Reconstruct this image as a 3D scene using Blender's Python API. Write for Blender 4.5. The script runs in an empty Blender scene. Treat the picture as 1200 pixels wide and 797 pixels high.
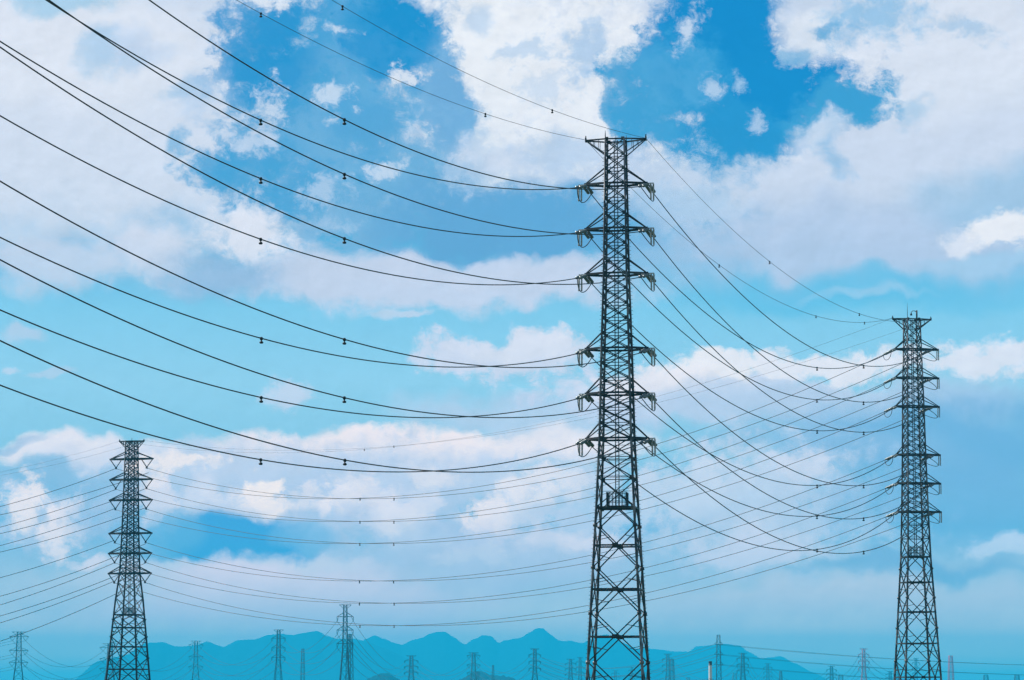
import bpy, bmesh, math, random
from mathutils import Vector, Matrix, noise as mnoise

C = bpy.context.scene
COL = C.collection
R = math.radians
random.seed(7)

# ------------------------------------------------------------------ camera
EYE = 12.0
PITCH = math.atan(413.5 / 3400.0)
cam_d = bpy.data.cameras.new('camera')
cam = bpy.data.objects.new('camera', cam_d)
COL.objects.link(cam)
cam.location = (0, 0, EYE)
cam.rotation_euler = (R(90) + PITCH, 0, 0)
cam_d.sensor_width = 36.0
cam_d.sensor_fit = 'HORIZONTAL'
cam_d.lens = 36.0 * 3400.0 / 1200.0
cam_d.clip_start = 0.5
cam_d.clip_end = 80000.0
C.camera = cam

# ------------------------------------------------------------------ exposure
vs = C.view_settings
vs.view_transform = 'Standard'
vs.look = 'None'
vs.exposure = 0.0
vs.gamma = 1.0
vs.use_curve_mapping = False
C.cycles.use_adaptive_sampling = True
C.cycles.adaptive_threshold = 0.015
C.cycles.adaptive_min_samples = 20
C.cycles.use_denoising = True
C.cycles.denoiser = 'OPENIMAGEDENOISE'
C.cycles.denoising_input_passes = 'RGB_ALBEDO_NORMAL'
C.cycles.volume_bounces = 8
C.cycles.max_bounces = 10
C.cycles.volume_step_rate = 1.0

# ------------------------------------------------------------------ sun
SUN_AZ, SUN_EL = R(-70), R(42)
sun_d = bpy.data.lights.new('sun', 'SUN')
sun_d.energy = 5.0
sun_d.angle = R(0.5)
sun_d.color = (1.0, 0.97, 0.92)
sun = bpy.data.objects.new('sun', sun_d)
COL.objects.link(sun)
sdir = Vector((math.sin(SUN_AZ) * math.cos(SUN_EL), math.cos(SUN_AZ) * math.cos(SUN_EL), math.sin(SUN_EL)))
sun.rotation_euler = sdir.to_track_quat('Z', 'Y').to_euler()

# ------------------------------------------------------------------ sky
def lin(c):
    out = []
    for v in c:
        v = v / 255.0
        out.append(v / 12.92 if v <= 0.04045 else ((v + 0.055) / 1.055) ** 2.4)
    return out

HAZE_DENSITY = 0.00009
HAZE_TOP = 580.0
HAZE_FAR = 30000.0
HAZE_GLOW = lin((20, 165, 212))     # what a long path through the haze looks like; the sky behind it is set brighter for it

def behind_haze(c, v):
    """the colour the open sky has to have to look like c once seen through the haze at picture height v"""
    c = lin(c)
    te = max(0.004, math.tan((812.0 - v) / 3400.0))
    t = math.exp(-HAZE_DENSITY * min((HAZE_TOP - EYE) / te, HAZE_FAR) * HAZE_COMP)
    return [max(0.004, (a - h * (1 - t)) / t) for a, h in zip(c, HAZE_GLOW)]
HAZE_COMP = 1.0

world = bpy.data.worlds.new('World')
C.world = world
world.use_nodes = True
world.cycles.sampling_method = 'MANUAL'
world.cycles.sample_map_resolution = 512
wt = world.node_tree
wt.nodes.clear()
N, LK = wt.nodes, wt.links

def nd(kind, **kw):
    n = N.new(kind)
    for k, v in kw.items():
        setattr(n, k, v)
    return n

def put(sock, val):
    if isinstance(val, bpy.types.NodeSocket):
        LK.new(val, sock)
    else:
        sock.default_value = val

def mth(op, a, b=0.0, c=None, clamp=False):
    n = nd('ShaderNodeMath', operation=op, use_clamp=clamp)
    put(n.inputs[0], a)
    put(n.inputs[1], b)
    if c is not None:
        put(n.inputs[2], c)
    return n.outputs[0]

def mixc(f, a, b, blend='MIX'):
    n = nd('ShaderNodeMix', data_type='RGBA', blend_type=blend)
    put(n.inputs[0], f)
    put(n.inputs[6], a)
    put(n.inputs[7], b)
    return n.outputs[2]

def fbm(vec, scale, detail, rough, dist=0.0, lac=2.0, off=(0, 0, 0), stretch=(1, 1, 1)):
    mp = nd('ShaderNodeMapping')
    put(mp.inputs['Vector'], vec)
    mp.inputs['Location'].default_value = off
    mp.inputs['Scale'].default_value = stretch
    n = nd('ShaderNodeTexNoise', noise_dimensions='3D')
    put(n.inputs['Vector'], mp.outputs[0])
    n.inputs['Scale'].default_value = scale
    n.inputs['Detail'].default_value = detail
    n.inputs['Roughness'].default_value = rough
    n.inputs['Lacunarity'].default_value = lac
    n.inputs['Distortion'].default_value = dist
    return n.outputs['Fac'], n.outputs['Color']

SKY_GAIN = 10.0                     # background strength is 0.1
tc = nd('ShaderNodeTexCoord')
dirv = tc.outputs['Generated']
sx = nd('ShaderNodeSeparateXYZ')
put(sx.inputs[0], dirv)
az = mth('ARCTAN2', sx.outputs[0], sx.outputs[1])
el = mth('ARCSINE', sx.outputs[2])
# sky chart: azimuth and elevation in steps of 1/3400 rad
U = mth('MULTIPLY_ADD', az, 3400.0 * 1.012, 600.0)
V = mth('MULTIPLY_ADD', el, -3400.0 * 1.004, 812.0)
cmb = nd('ShaderNodeCombineXYZ')
put(cmb.inputs[0], U)
put(cmb.inputs[1], V)
chart = cmb.outputs[0]

# domain warps, so that no cloud keeps a round outline
def warp(vec, amp, scale, detail, off):
    _, col = fbm(vec, scale, detail, 0.55, 0.0, 2.0, off)
    a = nd('ShaderNodeVectorMath', operation='MULTIPLY_ADD')
    put(a.inputs[0], col)
    a.inputs[1].default_value = (amp * 2, amp * 2, 0)
    a.inputs[2].default_value = (-amp, -amp, 0)
    b = nd('ShaderNodeVectorMath', operation='ADD')
    put(b.inputs[0], vec)
    put(b.inputs[1], a.outputs[0])
    return b.outputs[0]

chart_b = warp(chart, 40.0, 0.009, 2, (3.1, 8.7, 1.3))
chart_w = warp(chart_b, 9.0, 0.05, 5, (11.3, 2.2, 5.1))
chart_f = warp(chart, 10.0, 0.03, 2, (21.3, 4.2, 9.1))

wisp, _ = fbm(chart_f, 0.021, 11, 0.70, 0.0, 2.05, (5.7, 1.9, 3.3), (1, 1.25, 1))
puff, _ = fbm(chart, 0.016, 6, 0.55, 0.0, 2.1, (2.4, 9.1, 7.7), (1, 1.3, 1))
puff_s, _ = fbm(chart, 0.016, 6, 0.55, 0.0, 2.1, (2.4 + 5.0, 9.1 + 7.0, 7.7), (1, 1.3, 1))
fleck, _ = fbm(chart_f, 0.05, 5, 0.6, 0.0, 2.1, (4.1, 2.9, 1.3), (1, 1.2, 1))
fleck_s, _ = fbm(chart_f, 0.05, 5, 0.6, 0.0, 2.1, (4.1 + 2.0, 2.9 + 2.6, 1.3), (1, 1.2, 1))
# billows: rounded cells, three sizes
def cells(scale, off):
    mp = nd('ShaderNodeMapping')
    put(mp.inputs['Vector'], chart_w)
    mp.inputs['Location'].default_value = off
    mp.inputs['Scale'].default_value = (1, 1.25, 1)
    n = nd('ShaderNodeTexVoronoi', feature='SMOOTH_F1', voronoi_dimensions='2D')
    put(n.inputs['Vector'], mp.outputs[0])
    n.inputs['Scale'].default_value = scale
    n.inputs['Smoothness'].default_value = 0.6
    return n.outputs['Distance']
bill = mth('MULTIPLY_ADD', cells(0.028, (3, 5, 0)), -0.55, 0.80)
bill = mth('MULTIPLY_ADD', cells(0.065, (13, 1, 0)), -0.30, bill)
bill = mth('MULTIPLY_ADD', cells(0.15, (7, 21, 0)), -0.15, bill)
bill = mth('MULTIPLY_ADD', mth('SUBTRACT', puff, 0.5), 0.8, bill)
fine, _ = fbm(chart_f, 0.045, 9, 0.68, 0.0, 2.1, (8.1, 3.9, 6.3), (1, 1.2, 1))
broad, _ = fbm(chart_f, 0.010, 10, 0.62, 0.0, 2.05, (1.1, 6.9, 2.3), (1, 1.4, 1))
NOISES = {}
for key, src in (('w', wisp), ('p', puff), ('b', mth('MULTIPLY_ADD', mth('SUBTRACT', fine, 0.5), 0.9, mth('MULTIPLY_ADD', bill, 0.6, 0.2))), ('f', fine), ('v', broad)):
    NOISES[key] = mth('SUBTRACT', src, 0.5)

# clear sky: the Nishita sky, coloured towards this day's deep cyan
sky = nd('ShaderNodeTexSky', sky_type='NISHITA')
sky.sun_disc = False
sky.sun_elevation = SUN_EL
sky.sun_rotation = SUN_AZ
sky.altitude = 50
sky.air_density = 1.2
sky.dust_density = 1.0
sky.ozone_density = 2.0
ramp = nd('ShaderNodeValToRGB')
put(ramp.inputs[0], mth('DIVIDE', mth('ADD', V, 200.0), 1200.0, clamp=True))
BASE = [(-200, (14, 112, 190)), (0, (22, 140, 205)), (160, (36, 148, 208)), (300, (95, 180, 225)), (365, (126, 202, 237)),
        (450, (141, 206, 237)), (530, (130, 198, 230)), (620, (96, 180, 225)), (690, (140, 190, 222)), (735, (132, 186, 219)), (768, (98, 179, 216)), (790, (50, 172, 215))]
els = ramp.color_ramp.elements
while len(els) < len(BASE):
    els.new(0.5)
for e, (v, c) in zip(els, BASE):
    e.position = (v + 200) / 1200.0
    e.color = behind_haze(c, v) + [1]
gain = nd('ShaderNodeVectorMath', operation='SCALE')
put(gain.inputs[0], ramp.outputs[0])
gain.inputs['Scale'].default_value = SKY_GAIN
cur = mixc(0.94, sky.outputs[0], gain.outputs[0])

# ---- clouds: (u, v, radius u, radius v, tilt, colour, opacity, softness, ragged, noise)
BLUE1, BLUE2, BLUE3 = (24, 140, 205), (60, 160, 213), (100, 174, 220)
CL = [
 # high deck over the upper third
 (600, 40, 1900, 372, 0, (196, 213, 236), 1.0, .16, .35, 'w'),
 (90, 160, 420, 250, 0, (210, 222, 240), .9, .45, .3, 'p'),
 (60, 60, 260, 120, 0, (221, 229, 243), .8, .45, .4, 'p'),
 (1100, 150, 430, 220, 0, (203, 217, 238), 1.0, .4, .15, 'p'),
 (1120, 70, 300, 130, 0, (220, 229, 243), .7, .5, .3, 'p'),
 (1030, 292, 420, 90, 0, (180, 203, 232), .9, .5, .25, 'p'),
 (1195, 245, 200, 75, 0, (150, 194, 228), .8, .6, .25, 'p'),
 (480, 330, 450, 50, 0, (198, 212, 236), .9, .4, .4, 'w'),
 (600, 60, 270, 190, 0, (214, 225, 241), .95, .4, .5, 'w'),
 (560, 50, 130, 110, 0, (229, 236, 246), .9, .5, .6, 'w'),
 (665, 130, 160, 130, 0, (225, 232, 245), .85, .5, .7, 'w'),
 (735, 30, 70, 70, 0, (230, 236, 246), .8, .5, .6, 'w'),
 # mottling of the deck: brighter and thinner patches
 (620, 100, 360, 270, 0, (233, 239, 247), .7, .5, 1.3, 'f'),
 (250, 60, 420, 170, 0, (228, 235, 245), .2, .6, .9, 'v'),
 (135, 62, 90, 40, 0, (186, 209, 238), .7, .6, .6, 'w'),
 (930, 100, 150, 150, 0, (228, 234, 245), .6, .6, 1.2, 'f'),
 # openings, left group
 (440, 30, 136, 151, 0, (32, 146, 208), 1, 0.37, 0.75, 'w'),
 (372, 110, 210, 205, 0, (74, 163, 215), .97, .45, .75, 'w'),
 (330, 90, 136, 156, 15, (48, 152, 210), 0.8, 0.63, 0.90, 'w'),
 (445, 215, 294, 136, 0, (100, 171, 217), 0.95, 0.56, 0.83, 'w'),
 (515, 118, 66, 120, 0, (112, 172, 219), 1, .3, .7, 'w'),
 (600, 268, 310, 84, 0, (98, 167, 215), 1, .4, .7, 'w'),
 (400, 140, 230, 200, 0, (128, 184, 224), .5, .5, 1.4, 'w'),
 (300, 60, 130, 120, 0, (34, 146, 208), .8, .4, 1.1, 'w'),
 (450, 50, 90, 80, 0, (30, 145, 208), .8, .35, .9, 'w'),
 (330, 205, 120, 70, 0, (74, 162, 214), .8, .5, 1.0, 'w'),
 (560, 25, 40, 30, 0, (165, 198, 231), .6, .5, .9, 'w'),
 (690, 60, 60, 80, 0, (158, 194, 230), .75, .5, 1.3, 'w'),
 (620, 60, 60, 30, 0, (165, 198, 231), .6, .6, 1.4, 'f'),
 (640, 110, 70, 50, 0, (175, 203, 233), .5, .6, 1.4, 'f'),
 (640, 250, 126, 42, 0, (96, 168, 217), 0.8, 0.70, 0.75, 'w'),
 (600, 195, 136, 63, 0, (208, 221, 241), 0.85, 0.70, 1.20, 'w'),
 (560, 318, 260, 26, 0, (196, 212, 236), .9, .4, .4, 'w'),
 (268, 202, 100, 66, 0, (72, 162, 214), .9, .4, .9, 'w'),
 (430, 150, 90, 90, 0, (66, 158, 212), .6, .5, 1.0, 'w'),
 (300, 10, 60, 30, 0, (222, 231, 244), .9, .5, 1.2, 'f'),
 (306, 122, 40, 46, 10, (205, 221, 241), .85, .6, 1.4, 'f'),
 (284, 166, 46, 26, 0, (192, 213, 238), .8, .6, 1.4, 'f'),
 (388, 106, 34, 42, 15, (205, 222, 242), .8, .6, 1.5, 'f'),
 (396, 44, 24, 18, 0, (206, 223, 242), .8, .6, 1.3, 'f'),
 (470, 76, 24, 22, 0, (222, 231, 244), .9, .5, 1.3, 'f'),
 (372, 218, 62, 36, 0, (178, 206, 235), .75, .6, 1.4, 'f'),
 (450, 204, 46, 20, 0, (204, 221, 241), .8, .6, 1.4, 'f'),
 (386, 256, 40, 20, 0, (170, 202, 233), .7, .6, 1.3, 'f'),
 (530, 215, 50, 26, 0, (172, 203, 234), .6, .6, 1.4, 'f'),
 (655, 185, 90, 50, 0, (172, 201, 232), .7, .6, 1.0, 'w'),
 # openings, right group
 (855, 60, 185, 193, 0, BLUE1, 1, 0.34, 0.75, 'w'),
 (890, 115, 246, 115, 0, (26, 142, 206), 1, 0.34, 0.75, 'w'),
 (795, 110, 123, 133, 0, (50, 154, 211), 0.95, 0.48, 0.83, 'w'),
 (1000, 132, 123, 55, -12, (64, 160, 212), 1, 0.41, 0.90, 'w'),
 (860, 172, 136, 67, 0, (62, 160, 213), 0.85, 0.63, 0.90, 'w'),
 (742, 108, 51, 108, 0, (60, 158, 212), 0.9, 0.48, 0.90, 'w'),
 (1140, 44, 80, 22, 10, (128, 180, 220), .55, .7, 1.2, 'f'),
 (990, 180, 40, 65, 0, (130, 184, 225), 0.7, 0.70, 1.20, 'w'),
 (1088, 135, 38, 32, 0, (150, 194, 228), 0.6, 0.70, 1.30, 'w'),
 (858, 158, 120, 66, 0, (40, 149, 208), .95, .35, .9, 'w'),
 (770, 140, 70, 60, 0, (64, 160, 213), .8, .45, 1.0, 'w'),
 (1010, 122, 74, 40, -12, (60, 158, 212), .95, .35, .9, 'w'),
 (790, 100, 90, 90, 0, (104, 178, 223), .35, .6, 1.5, 'w'),
 (965, 40, 66, 72, 0, (222, 231, 244), .9, .45, 1.0, 'w'),
 (1032, 22, 100, 60, 0, (138, 189, 228), .85, .5, 1.1, 'w'),
 (998, 52, 46, 40, 0, (132, 185, 226), .7, .5, 1.2, 'w'),
 (977, 42, 26, 20, 0, (95, 168, 216), .8, .5, 1.1, 'w'),
 (945, 66, 26, 18, 0, (104, 173, 219), .7, .5, 1.1, 'w'),
 (796, 236, 120, 56, 0, (164, 200, 232), .7, .6, .9, 'w'),
 (735, 200, 60, 50, 0, (186, 208, 236), .6, .6, 1.0, 'w'),
 (870, 104, 24, 32, -25, (180, 211, 239), .65, .7, 1.5, 'f'),
 (722, 128, 22, 60, 0, (66, 160, 213), .8, .4, .8, 'w'),
 (814, 34, 26, 48, 18, (210, 224, 242), .8, .7, 1.3, 'f'),
 (832, 116, 26, 34, 35, (200, 219, 241), .65, .7, 1.6, 'f'),
 (897, 146, 26, 18, 10, (200, 218, 241), .6, .7, 1.6, 'f'),
 (980, 165, 63, 36, -25, (214, 225, 242), 0.7, 0.70, 1.30, 'w'),
 # thin places at far left
 (50, 8, 130, 42, 0, (150, 199, 231), .75, .5, .7, 'w'),
 (108, 68, 60, 44, 0, (168, 203, 233), .7, .5, .7, 'w'),
 (209, 184, 34, 50, 20, (118, 179, 221), .8, .5, 1.1, 'w'),
 (206, 114, 54, 24, 0, (150, 195, 229), .7, .6, 1.1, 'w'),
 (225, 120, 70, 60, 0, (178, 205, 235), .6, .6, .9, 'w'),
 # puffs at the lower edge of the deck
 (285, 275, 92, 66, 0, (220, 228, 243), .95, .4, .5, 'b'),
 (180, 305, 100, 52, 0, (208, 219, 238), .8, .5, .4, 'b'),
 (262, 325, 120, 50, 0, (142, 185, 222), .85, .6, .4, 'p'),
 (60, 320, 170, 48, 0, (196, 213, 236), .8, .5, .4, 'p'),
 (370, 318, 110, 56, 0, (192, 209, 233), .8, .5, .4, 'b'),
 (1138, 293, 60, 32, 0, (214, 225, 242), 1, .4, .5, 'b'),
 (1180, 275, 80, 46, 0, (229, 235, 245), 1, .35, .5, 'b'),
 (1218, 284, 66, 46, 0, (226, 233, 244), 1, .4, .5, 'b'),
 (1165, 319, 150, 16, 0, (160, 202, 234), .9, .6, .2, 'p'),
 # the clear band and its scraps
 (1010, 348, 330, 34, 0, (92, 190, 231), .75, .6, .3, 'p'),
 (1032, 351, 110, 9, 0, (160, 205, 236), .6, .8, .2, 'p'),
 (20, 388, 40, 18, 0, (178, 206, 233), .8, .5, .5, 'w'),
 (50, 436, 42, 11, 0, (178, 208, 235), .7, .5, .5, 'w'),
 (6, 428, 20, 9, 0, (190, 212, 236), .7, .5, .4, 'w'),
 (470, 366, 62, 10, 0, (193, 213, 237), .8, .5, .4, 'w'),
 # middle cumulus
 (590, 414, 190, 48, 0, (200, 215, 238), 1, .3, .45, 'b'),
 (610, 404, 140, 32, 0, (214, 224, 241), .8, .5, .5, 'b'),
 (820, 460, 340, 60, 0, (196, 214, 238), 1, .35, .4, 'b'),
 (850, 430, 170, 36, 0, (228, 233, 243), .95, .4, .55, 'b'),
 (760, 445, 130, 36, 0, (226, 229, 241), .8, .5, .5, 'b'),
 (990, 424, 240, 36, 0, (221, 229, 243), 1, .45, .6, 'b'),
 (1160, 430, 190, 46, 0, (213, 225, 242), 1, .45, .6, 'b'),
 (980, 482, 380, 52, 0, (172, 202, 232), .9, .5, .35, 'p'),
 (340, 467, 70, 32, 0, (196, 213, 237), .8, .5, .6, 'b'),
 (1110, 525, 320, 84, 0, (106, 176, 221), .95, .55, .3, 'p'),
 (960, 530, 240, 40, 0, (140, 188, 226), .6, .6, .3, 'p'),
 (620, 490, 260, 50, 0, (186, 207, 235), .7, .6, .4, 'p'),
 # low white band and cumulus
 (480, 529, 420, 34, 0, (230, 228, 238), 1, .4, .45, 'w'),
 (660, 524, 180, 36, 0, (224, 227, 240), .8, .5, .4, 'w'),
 (90, 535, 190, 28, 0, (222, 225, 239), .9, .45, .4, 'w'),
 (14, 527, 60, 10, 0, (128, 182, 222), .6, .6, .3, 'p'),
 (360, 558, 520, 60, 0, (186, 208, 235), .95, .5, .4, 'p'),
 (390, 600, 470, 120, 0, (164, 198, 230), 1, .45, .5, 'b'),
 (660, 590, 200, 90, 0, (176, 205, 233), .8, .5, .6, 'b'),
 (50, 605, 130, 82, 0, (168, 200, 231), .95, .4, .5, 'b'),
 (70, 562, 160, 24, 0, (126, 184, 223), .8, .6, .4, 'p'),
 (22, 594, 44, 62, 20, (230, 229, 238), .85, .6, 1.1, 'f'),
 (78, 612, 48, 72, 15, (224, 226, 239), .95, .5, .7, 'b'),
 (205, 552, 120, 30, 0, (230, 230, 238), .95, .5, .8, 'b'),
 (300, 598, 46, 70, 20, (236, 232, 237), .85, .6, 1.1, 'f'),
 (270, 606, 60, 40, 10, (206, 218, 238), .6, .6, 1.0, 'f'),
 (240, 595, 46, 70, 10, (208, 219, 238), 0.5, .5, .6, 'b'),
 (250, 618, 90, 30, 0, (140, 186, 224), .7, .6, .5, 'b'),
 (130, 600, 80, 60, 0, (150, 190, 226), .7, .6, .5, 'b'),
 (540, 625, 90, 34, 0, (150, 191, 227), .7, .6, .5, 'b'),
 (440, 590, 150, 60, 0, (186, 207, 234), 0.5, .5, .6, 'b'),
 (470, 612, 90, 40, 10, (216, 223, 239), .8, .5, .6, 'b'),
 (370, 598, 28, 26, 0, (222, 225, 239), .85, .5, .6, 'b'),
 (440, 575, 28, 50, 0, (208, 217, 236), .7, .5, .6, 'b'),
 (582, 610, 56, 52, 0, (230, 228, 238), .85, .6, 1.1, 'f'),
 (612, 600, 60, 44, 0, (210, 220, 238), .6, .6, 1.1, 'f'),
 (640, 575, 80, 40, 0, (220, 225, 239), .8, .5, .8, 'b'),
 (520, 575, 60, 40, 0, (170, 200, 231), .6, .6, .6, 'b'),
 (106, 657, 44, 15, 0, (206, 215, 235), .8, .5, .5, 'b'),
 (320, 702, 420, 74, 0, (166, 195, 226), .95, .5, .25, 'p'),
 (300, 660, 240, 17, 0, (186, 208, 232), .7, .6, .5, 'w'),
 (600, 660, 260, 70, 0, (160, 194, 227), .8, .6, .3, 'p'),
 (90, 690, 200, 40, 0, (150, 192, 222), .7, .6, .3, 'p'),
 # right hand lower sky
 (890, 605, 340, 135, 0, (176, 204, 232), .9, .5, .5, 'b'),
 (800, 580, 130, 50, 0, (190, 212, 236), .7, .5, .5, 'b'),
 (890, 640, 150, 50, 0, (182, 206, 232), .7, .5, .4, 'b'),
 (1120, 585, 240, 80, 0, (108, 177, 221), .8, .6, .3, 'p'),
 (1170, 642, 80, 20, 0, (176, 208, 236), .8, .5, .5, 'b'),
 (1060, 668, 240, 16, 0, (100, 174, 216), .7, .6, .4, 'w'),
 (970, 705, 420, 46, 0, (150, 190, 221), .8, .7, .25, 'p'),
 (345, 588, 44, 40, 0, (216, 222, 238), 0.7, .35, .8, 'b'),
 (398, 584, 52, 34, 0, (222, 225, 239), 0.65, .35, .8, 'b'),
 (345, 612, 60, 24, 0, (160, 195, 229), .7, .5, .7, 'b'),
 (425, 612, 60, 30, 0, (168, 198, 230), .7, .5, .7, 'b'),
 (500, 596, 46, 40, 0, (212, 221, 239), 0.6, .4, .8, 'b'),
 (495, 628, 70, 26, 0, (158, 195, 228), .7, .5, .7, 'b'),
 (306, 566, 46, 22, 0, (238, 234, 238), .9, .4, .8, 'b'),
 (500, 558, 76, 24, 0, (228, 228, 238), .6, .7, 1.0, 'f'),
 (415, 566, 60, 26, 0, (220, 224, 238), .65, .6, 1.1, 'f'),
 (455, 600, 50, 40, 0, (206, 217, 237), .55, .6, 1.1, 'f'),
 (180, 590, 46, 46, 0, (216, 221, 237), 0.6, .4, .8, 'b'),
 (660, 606, 60, 26, 0, (170, 200, 231), .6, .5, .7, 'b'),
 (700, 640, 90, 30, 0, (196, 211, 234), .7, .5, .7, 'b'),
 (560, 650, 110, 24, 0, (178, 205, 232), .6, .5, .7, 'b'),
 (655, 634, 80, 24, 0, (200, 213, 235), .65, .7, .9, 'w'),
 (940, 556, 70, 34, 0, (196, 213, 236), .8, .5, .7, 'b'),
 (880, 642, 130, 30, 0, (186, 207, 234), .8, .5, .5, 'b'),
 (1090, 668, 200, 24, 0, (104, 174, 217), .7, .6, .4, 'p'),
 (265, 640, 160, 44, 0, (60, 164, 219), 1, .35, .4, 'p'),
 (195, 628, 70, 40, 0, (90, 175, 221), .8, .5, .4, 'p'),
 (350, 632, 70, 26, 0, (112, 182, 225), .7, .5, .5, 'p'),
]
TILTED = {0: chart_w}
def tilted(deg):
    """the sky chart turned by deg, so that an upright ellipse on it leans"""
    if deg not in TILTED:
        vr = nd('ShaderNodeVectorRotate', rotation_type='Z_AXIS')
        put(vr.inputs['Vector'], chart_w)
        vr.inputs['Angle'].default_value = -R(deg)
        vv = nd('ShaderNodeVectorMath', operation='ADD')
        put(vv.inputs[0], vr.outputs[0])
        TILTED[deg] = vv.outputs[0]
    return TILTED[deg]
for d_ in (-20, 20):
    tilted(d_)
for (u, v, ru, rv, tilt, col, op, soft, rag, nz) in CL:
    tq = 20 if tilt >= 10 else (-20 if tilt <= -10 else 0)
    a_ = R(-tq)
    uc, vc = u * math.cos(a_) - v * math.sin(a_), u * math.sin(a_) + v * math.cos(a_)
    ma = nd('ShaderNodeVectorMath', operation='MULTIPLY_ADD')
    put(ma.inputs[0], TILTED[tq])
    ma.inputs[1].default_value = (1.0 / ru, 1.0 / rv, 0)
    ma.inputs[2].default_value = (-uc / ru, -vc / rv, 0)
    ln = nd('ShaderNodeVectorMath', operation='LENGTH')
    put(ln.inputs[0], ma.outputs[0])
    fall = mth('MAXIMUM', mth('SUBTRACT', 1.0, ln.outputs['Value']), 0.0)
    near = mth('MINIMUM', mth('MULTIPLY', fall, 4.0), 1.0)     # ragged only where the cloud is
    m = mth('MULTIPLY_ADD', mth('MULTIPLY', NOISES[nz], near), rag * 1.7, fall)
    mr = nd('ShaderNodeMapRange', interpolation_type='SMOOTHSTEP')
    put(mr.inputs['Value'], m)
    lo = max(0.06, 0.30 - soft * 0.35) + rag * 0.15
    mr.inputs['From Min'].default_value = lo
    mr.inputs['From Max'].default_value = lo + soft
    mr.inputs['To Min'].default_value = 0.0
    mr.inputs['To Max'].default_value = op
    cur = mixc(mr.outputs[0], cur, [x * SKY_GAIN for x in behind_haze(col, v)] + [1])

# fine light and dark texture in the clouds themselves
tex = mth('MULTIPLY_ADD', NOISES['w'], 0.10, 1.0)
tex = mth('MULTIPLY_ADD', NOISES['b'], 0.06, tex)
# relief: the sunward side of every billow a little brighter, only where there is cloud
relief = mth('MULTIPLY', mth('SUBTRACT', puff_s, puff), 0.4)
relief = mth('MULTIPLY_ADD', mth('SUBTRACT', fleck_s, fleck), 0.06, relief)
sep = nd('ShaderNodeSeparateColor')
put(sep.inputs[0], cur)
cl = nd('ShaderNodeMapRange', interpolation_type='SMOOTHSTEP')
put(cl.inputs['Value'], sep.outputs[0])
cl.inputs['From Min'].default_value = 0.10 * SKY_GAIN
cl.inputs['From Max'].default_value = 0.60 * SKY_GAIN
tex = mth('MULTIPLY_ADD', relief, cl.outputs[0], tex)
sc_ = nd('ShaderNodeVectorMath', operation='SCALE')
put(sc_.inputs[0], cur)
put(sc_.inputs['Scale'], tex)
# the rest of the sky, away from this view: broken cloud
far_n, _ = fbm(dirv, 3.0, 6, 0.6, 0.4, 2.0, (1.7, 4.2, 0.3), (1, 1, 2.2))
fm = nd('ShaderNodeMapRange', interpolation_type='SMOOTHSTEP')
put(fm.inputs['Value'], far_n)
fm.inputs['From Min'].default_value = 0.50
fm.inputs['From Max'].default_value = 0.70
rest = mixc(fm.outputs[0], sky.outputs[0], [SKY_GAIN * x for x in lin((214, 222, 238))] + [1])
out_u = nd('ShaderNodeMapRange', interpolation_type='SMOOTHSTEP')
put(out_u.inputs['Value'], mth('ABSOLUTE', mth('SUBTRACT', U, 600.0)))
out_u.inputs['From Min'].default_value = 800.0
out_u.inputs['From Max'].default_value = 1500.0
out_v = nd('ShaderNodeMapRange', interpolation_type='SMOOTHSTEP')
put(out_v.inputs['Value'], mth('MULTIPLY', V, -1.0))
out_v.inputs['From Min'].default_value = 120.0
out_v.inputs['From Max'].default_value = 500.0
outm = mth('MAXIMUM', out_u.outputs[0], out_v.outputs[0])
final = mixc(outm, sc_.outputs[0], rest)
bg = nd('ShaderNodeBackground')
put(bg.inputs['Color'], final)
bg.inputs['Strength'].default_value = 1.0 / SKY_GAIN
wo = nd('ShaderNodeOutputWorld')
LK.new(bg.outputs[0], wo.inputs['Surface'])

# ------------------------------------------------------------------ materials
def material(name, color, rough=0.5, metal=0.0, vary=0.25, scale=3.0, spec=0.5):
    m = bpy.data.materials.new(name)
    m.use_nodes = True
    t = m.node_tree
    b = t.nodes['Principled BSDF']
    b.inputs['Roughness'].default_value = rough
    b.inputs['Metallic'].default_value = metal
    b.inputs['Specular IOR Level'].default_value = spec
    g = t.nodes.new('ShaderNodeNewGeometry')
    n = t.nodes.new('ShaderNodeTexNoise')
    n.inputs['Scale'].default_value = scale
    n.inputs['Detail'].default_value = 5
    t.links.new(g.outputs['Position'], n.inputs['Vector'])
    r = t.nodes.new('ShaderNodeValToRGB')
    r.color_ramp.elements[0].position = 0.3
    r.color_ramp.elements[1].position = 0.7
    r.color_ramp.elements[0].color = [x * (1 - vary) for x in color] + [1]
    r.color_ramp.elements[1].color = [x * (1 + vary) for x in color] + [1]
    t.links.new(n.outputs['Fac'], r.inputs[0])
    t.links.new(r.outputs[0], b.inputs['Base Color'])
    return m

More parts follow.
